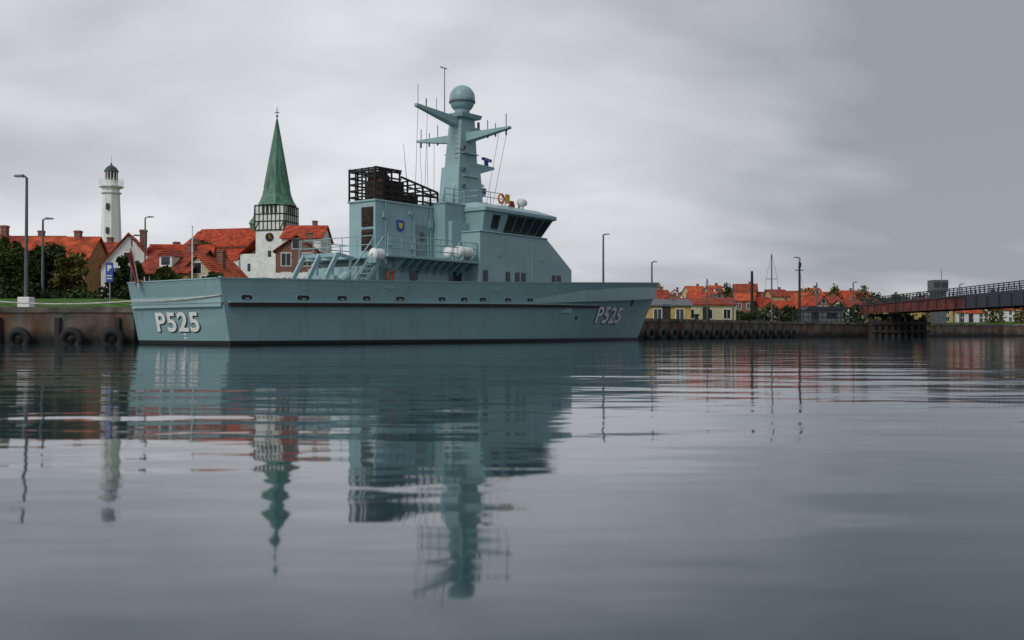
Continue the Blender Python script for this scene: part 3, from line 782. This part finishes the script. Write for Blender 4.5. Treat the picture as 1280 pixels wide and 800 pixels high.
# ============================================================ SWING BRIDGE
br=empty('footbridge',(0,0,0))
M_navy=mat('dark_bridge_paint',(.02,.026,.036),.6,var=.3);M_brred=mat('red_oxide_steel',(.13,.026,.018),.75,var=.4,scale=1)
g=MB();gr=MB();rlb=MB()
for xx in (42.5,46.3):
    gr.hexa([(xx,96,2.85),(xx+.25,96,2.85),(xx+.25,125,2.85),(xx,125,2.85),(xx,96,3.95),(xx+.25,96,3.95),(xx+.25,125,3.85),(xx,125,3.85)])
    g.hexa([(xx-.05,52,2.85),(xx+.3,52,2.85),(xx+.3,95.9,2.85),(xx-.05,95.9,2.85),(xx-.05,52,4.3),(xx+.3,52,4.3),(xx+.3,95.9,4.1),(xx-.05,95.9,4.1)])
    for y in [54+2.2*i for i in range(33)]:
        (g if y<96 else gr).box(xx-.14,xx-.04,y,y+.12,2.95,3.9)
    g.beam((xx+.1,96,4.02),(xx+.1,125,3.93),.4,.12)
    rlb.rail([(xx+.1,52,4.3),(xx+.1,96,4.1),(xx+.1,125,3.95)],.75,.9,.05,(1,.75,.5,.25))
g.box(42.85,46.2,52,125,3.45,3.65)
for y in [54+4*i for i in range(18)]: g.box(42.8,46.25,y,y+.25,3.05,3.45)
g.make('deck_and_girders',M_navy,br);gr.make('approach_girders',M_brred,br);rlb.make('railings',M_navy,br)
p=MB()
for y in (58,78,122.5):
    for x in (43,44.5,46): p.cyl((x,y,-2),(x,y,2.6),.35,n=10)
    p.box(42.5,46.5,y-.4,y+.4,2.5,2.8)
p.make('piers',M_pile,br)
MB().rail([(31.5,114.6,1.82),(42,124.2,1.82)],1.1,1.0,.05,(1,.5)).make('quay_railing',M_navy)
do=empty('timber_dolphin',(43.5,117,0));g=MB()
for i in range(9):
    for j in range(2): g.cyl((-2.2+i*.75,j*.9,-2),(-2.2+i*.72,j*.9,2.2+random.uniform(-.3,.4)),.26,n=8)
g.box(-2.5,4.2,-.35,-.15,1.5,1.8).box(-2.5,4.2,-.35,-.15,.6,.85);g.make('piles',M_pile,do)
chs=empty('bridge_control_tower',(57,137,0))
MB().box(-.8,.8,-.8,.8,1.7,6.0).box(-1.0,1.0,-1.0,1.0,6.0,7.6).make('cabin',M_greysteel,chs,bevel=.03)
MB().box(-.9,-.1,-1.03,-.98,6.6,7.3).box(.1,.9,-1.03,-.98,6.6,7.3).make('windows',M_glass,chs)
MB().cyl((.5,0,7.6),(.5,0,9.0),.05,n=6).make('aerial',M_steel,chs)
sh=empty('harbour_shed',(37.5,124,0));MB().box(-2.2,2.2,-1.2,1.2,1.7,3.3).make('walls',M_greysteel,sh);MB().prism_y([(-2.4,3.3),(2.4,3.3),(2.0,3.7),(-2.0,3.7)],-1.4,1.4).make('roof',M_navy,sh)
MB().box(-1.6,-.7,-1.24,-1.2,1.8,3.1).box(.3,1.5,-1.24,-1.2,2.3,3.0).make('door_and_window',M_glass,sh)

# ============================================================ TREES
def leafmat(name,c):
    return mat(name,c,.9,var=.5,scale=.9,col2=tuple(x*.3 for x in c),spec=.15)
LM=[leafmat('foliage',(.05,.075,.018)),leafmat('olive_foliage',(.085,.08,.022)),leafmat('dark_foliage',(.028,.045,.014))]
def tree(name,x,y,h,r,m=0,trunk=.35,leaves=3200,lsz=.15,zb=None):
    if zb is None: zb=landz(x,y)-.1
    e=empty(name,(x,y,zb));t=MB()
    t.cyl((0,0,0),(.1,0,h*.45),r*.07+.05,r*.05,8)
    cl=[]
    for k in range(22):
        a=random.uniform(0,2*math.pi);rr=r*math.sqrt(random.random())*.8;zz=h*(trunk+(.95-trunk)*random.random())
        f=1-abs((zz/h-(trunk+.28))/(1-trunk))*.9
        c=Vector((rr*math.cos(a)*f,rr*math.sin(a)*f,zz));cl.append((c,r*random.uniform(.2,.42)))
        if k<12: t.cyl((.05,0,h*random.uniform(.25,.45)),c,r*.03+.02,.015,5)
    t.make('trunk_and_limbs',M_timber,e)
    vs=[];fs=[]
    for i in range(leaves):
        c,cr=random.choice(cl)
        d=Vector((random.gauss(0,1),random.gauss(0,1),random.gauss(0,.75))).normalized()*cr*(random.random()**.4)
        p=c+d;s=lsz*random.uniform(.6,1.5)
        a=Vector((random.gauss(0,1),random.gauss(0,1),random.gauss(0,1))).normalized();b_=a.orthogonal().normalized()
        o=len(vs);vs+=[p-a*s,p-b_*s*.6,p+a*s,p+b_*s*.6];fs.append((o,o+1,o+2,o+3))
    me=D.meshes.new('leaves');me.from_pydata([tuple(v) for v in vs],[],fs);me.materials.append(LM[m])
    o=D.objects.new('leaves',me);C.collection.objects.link(o);o.parent=e
for (x,y,h,r,m) in ((-41.5,78,3.6,2.0,2),(-36.5,74,4.8,2.3,0),(-34.2,76,4.6,2.2,2),(-38.6,80,4.6,2.0,1),(-32.2,75,3.6,1.6,1),(-43,72,3.2,1.8,0),
                    (-30,80,4.2,1.5,2),(-46,82,4,2.4,0),(-27.6,82,3.0,1.5,0),(-24.5,84,2.6,1.3,2)):
    tree('leafy_tree',x,y,h,r,m,.15)
tree('leafy_tree',-32.5,107,6.2,2.0,1);tree('leafy_tree',-30.6,106,5.2,1.6,1);tree('leafy_tree',-19.5,93,2.6,1.3,0,.1)
def mass(name,pts,m,n,lsz):
    vs=[];fs=[]
    for (x,y,rx,h) in pts:
        z0=landz(x,y)-.2
        for i in range(n):
            a=random.uniform(0,6.283);q=random.random()**.5;zz=random.random()
            f=math.sqrt(max(0,1-zz**2.2))
            p=Vector((x+rx*q*f*math.cos(a),y+rx*.8*q*f*math.sin(a),z0+h*zz*random.uniform(.85,1.08)))
            s=lsz*random.uniform(.6,1.5);A=Vector((random.gauss(0,1),random.gauss(0,1),random.gauss(0,1))).normalized();B=A.orthogonal().normalized()
            o=len(vs);vs+=[tuple(p-A*s),tuple(p-B*s*.7),tuple(p+A*s),tuple(p+B*s*.7)];fs.append((o,o+1,o+2,o+3))
    me=D.meshes.new(name);me.from_pydata(vs,[],fs);me.materials.append(LM[m]);o=D.objects.new(name,me);C.collection.objects.link(o)
mass('hedge',[(-60+1.6*i,66+random.uniform(-.5,.5),1.3,random.uniform(.7,1.4)) for i in range(26)],2,260,.12)
mass('shrub_row',[(16+i*2.4,138+random.uniform(-4,10),2.0,random.uniform(1.6,3.4)) for i in range(17)],2,420,.2)
mass('distant_trees',[(k*330,330+random.uniform(-20,30),random.uniform(6,9),random.uniform(6,9)) for k in [.05+.018*i for i in range(32)]],2,500,.6)
mass('distant_trees',[(k*240,240,random.uniform(2.5,4),random.uniform(6,9)) for k in (.21,.29,.315,.343,.375,.41,.47,.5)],1,600,.35)

# ============================================================ WORLD
wd=D.worlds.new('World');scene.world=wd;wd.use_nodes=True;N=wd.node_tree.nodes;L=wd.node_tree.links
for n_ in list(N):N.remove(n_)
out=N.new('ShaderNodeOutputWorld');bg=N.new('ShaderNodeBackground');L.new(bg.outputs[0],out.inputs[0])
sky=N.new('ShaderNodeTexSky');sky.sky_type='NISHITA';sky.sun_disc=False
SE,SA=rad(42),rad(215)
sky.sun_elevation=SE;sky.sun_rotation=SA
tc=N.new('ShaderNodeTexCoord');sx=N.new('ShaderNodeSeparateXYZ');L.new(tc.outputs['Generated'],sx.inputs[0])
def mth(op,a,b=None,c=None):
    m=N.new('ShaderNodeMath');m.operation=op
    for i,v in enumerate((a,b,c)):
        if v is None:continue
        if isinstance(v,(int,float)):m.inputs[i].default_value=v
        else:L.new(v,m.inputs[i])
    return m.outputs[0]
zz=mth('ADD',mth('MAXIMUM',sx.outputs['Z'],0.0),.3)
cb=N.new('ShaderNodeCombineXYZ');L.new(mth('DIVIDE',sx.outputs['X'],zz),cb.inputs[0]);L.new(mth('DIVIDE',sx.outputs['Y'],zz),cb.inputs[1])
def cn(sc,st,loc,det,dist):
    mp=N.new('ShaderNodeMapping');mp.inputs['Scale'].default_value=st;mp.inputs['Location'].default_value=loc;L.new(cb.outputs[0],mp.inputs[0])
    no=N.new('ShaderNodeTexNoise');no.inputs['Scale'].default_value=sc;no.inputs['Detail'].default_value=det;no.inputs['Roughness'].default_value=.5;no.inputs['Distortion'].default_value=dist
    L.new(mp.outputs[0],no.inputs['Vector']);return no.outputs['Fac']
na=cn(.9,(.75,.95,1),(5.3,2.2,0),4,.3);nb=cn(2.6,(.75,1,1),(1.1,4.7,0),7,.3)
f=mth('ADD',mth('MULTIPLY',na,1.2),mth('MULTIPLY',nb,.40))
f=mth('SUBTRACT',f,.295)
f=mth('ADD',f,mth('MULTIPLY',mth('ADD',sx.outputs['X'],0.03),-.36))
hz=mth('MULTIPLY',mth('POWER',mth('SUBTRACT',1.0,mth('MAXIMUM',sx.outputs['Z'],0.0)),9.0),.15)
f=mth('ADD',f,hz)
cr=N.new('ShaderNodeValToRGB');e=cr.color_ramp.elements
e[0].position=.30;e[0].color=(.30,.315,.355,1);e[1].position=.78;e[1].color=(.84,.85,.87,1)
m_=cr.color_ramp.elements.new(.52);m_.color=(.55,.56,.60,1)
L.new(f,cr.inputs[0])
sc=N.new('ShaderNodeMixRGB');sc.blend_type='MIX';sc.inputs[0].default_value=.94
sk=N.new('ShaderNodeMixRGB');sk.blend_type='MULTIPLY';sk.inputs[0].default_value=1;sk.inputs[2].default_value=(.1,.1,.1,1);L.new(sky.outputs[0],sk.inputs[1])
L.new(sk.outputs[0],sc.inputs[1]);L.new(cr.outputs[0],sc.inputs[2])
L.new(sc.outputs[0],bg.inputs[0]);bg.inputs[1].default_value=1.06
sl=D.lights.new('sun','SUN');sl.energy=1.25;sl.angle=rad(18);sl.color=(1,.97,.92)
so=D.objects.new('sun',sl);C.collection.objects.link(so)
dirv=Vector((math.sin(SA)*math.cos(SE),math.cos(SA)*math.cos(SE),math.sin(SE)))
so.rotation_euler=dirv.to_track_quat('Z','Y').to_euler();so.location=(0,0,60)

# ============================================================ CAMERA
cam=D.cameras.new('camera');co=D.objects.new('camera',cam);C.collection.objects.link(co)
co.location=(0,0,.56);co.rotation_euler=(rad(90.716),0,0)
cam.lens=36;cam.sensor_width=36;cam.clip_end=8000;cam.clip_start=.05
cam.dof.use_dof=True;cam.dof.focus_distance=58;cam.dof.aperture_fstop=2.8
scene.camera=co
scene.view_settings.view_transform='Standard';scene.view_settings.look='None';scene.view_settings.exposure=0
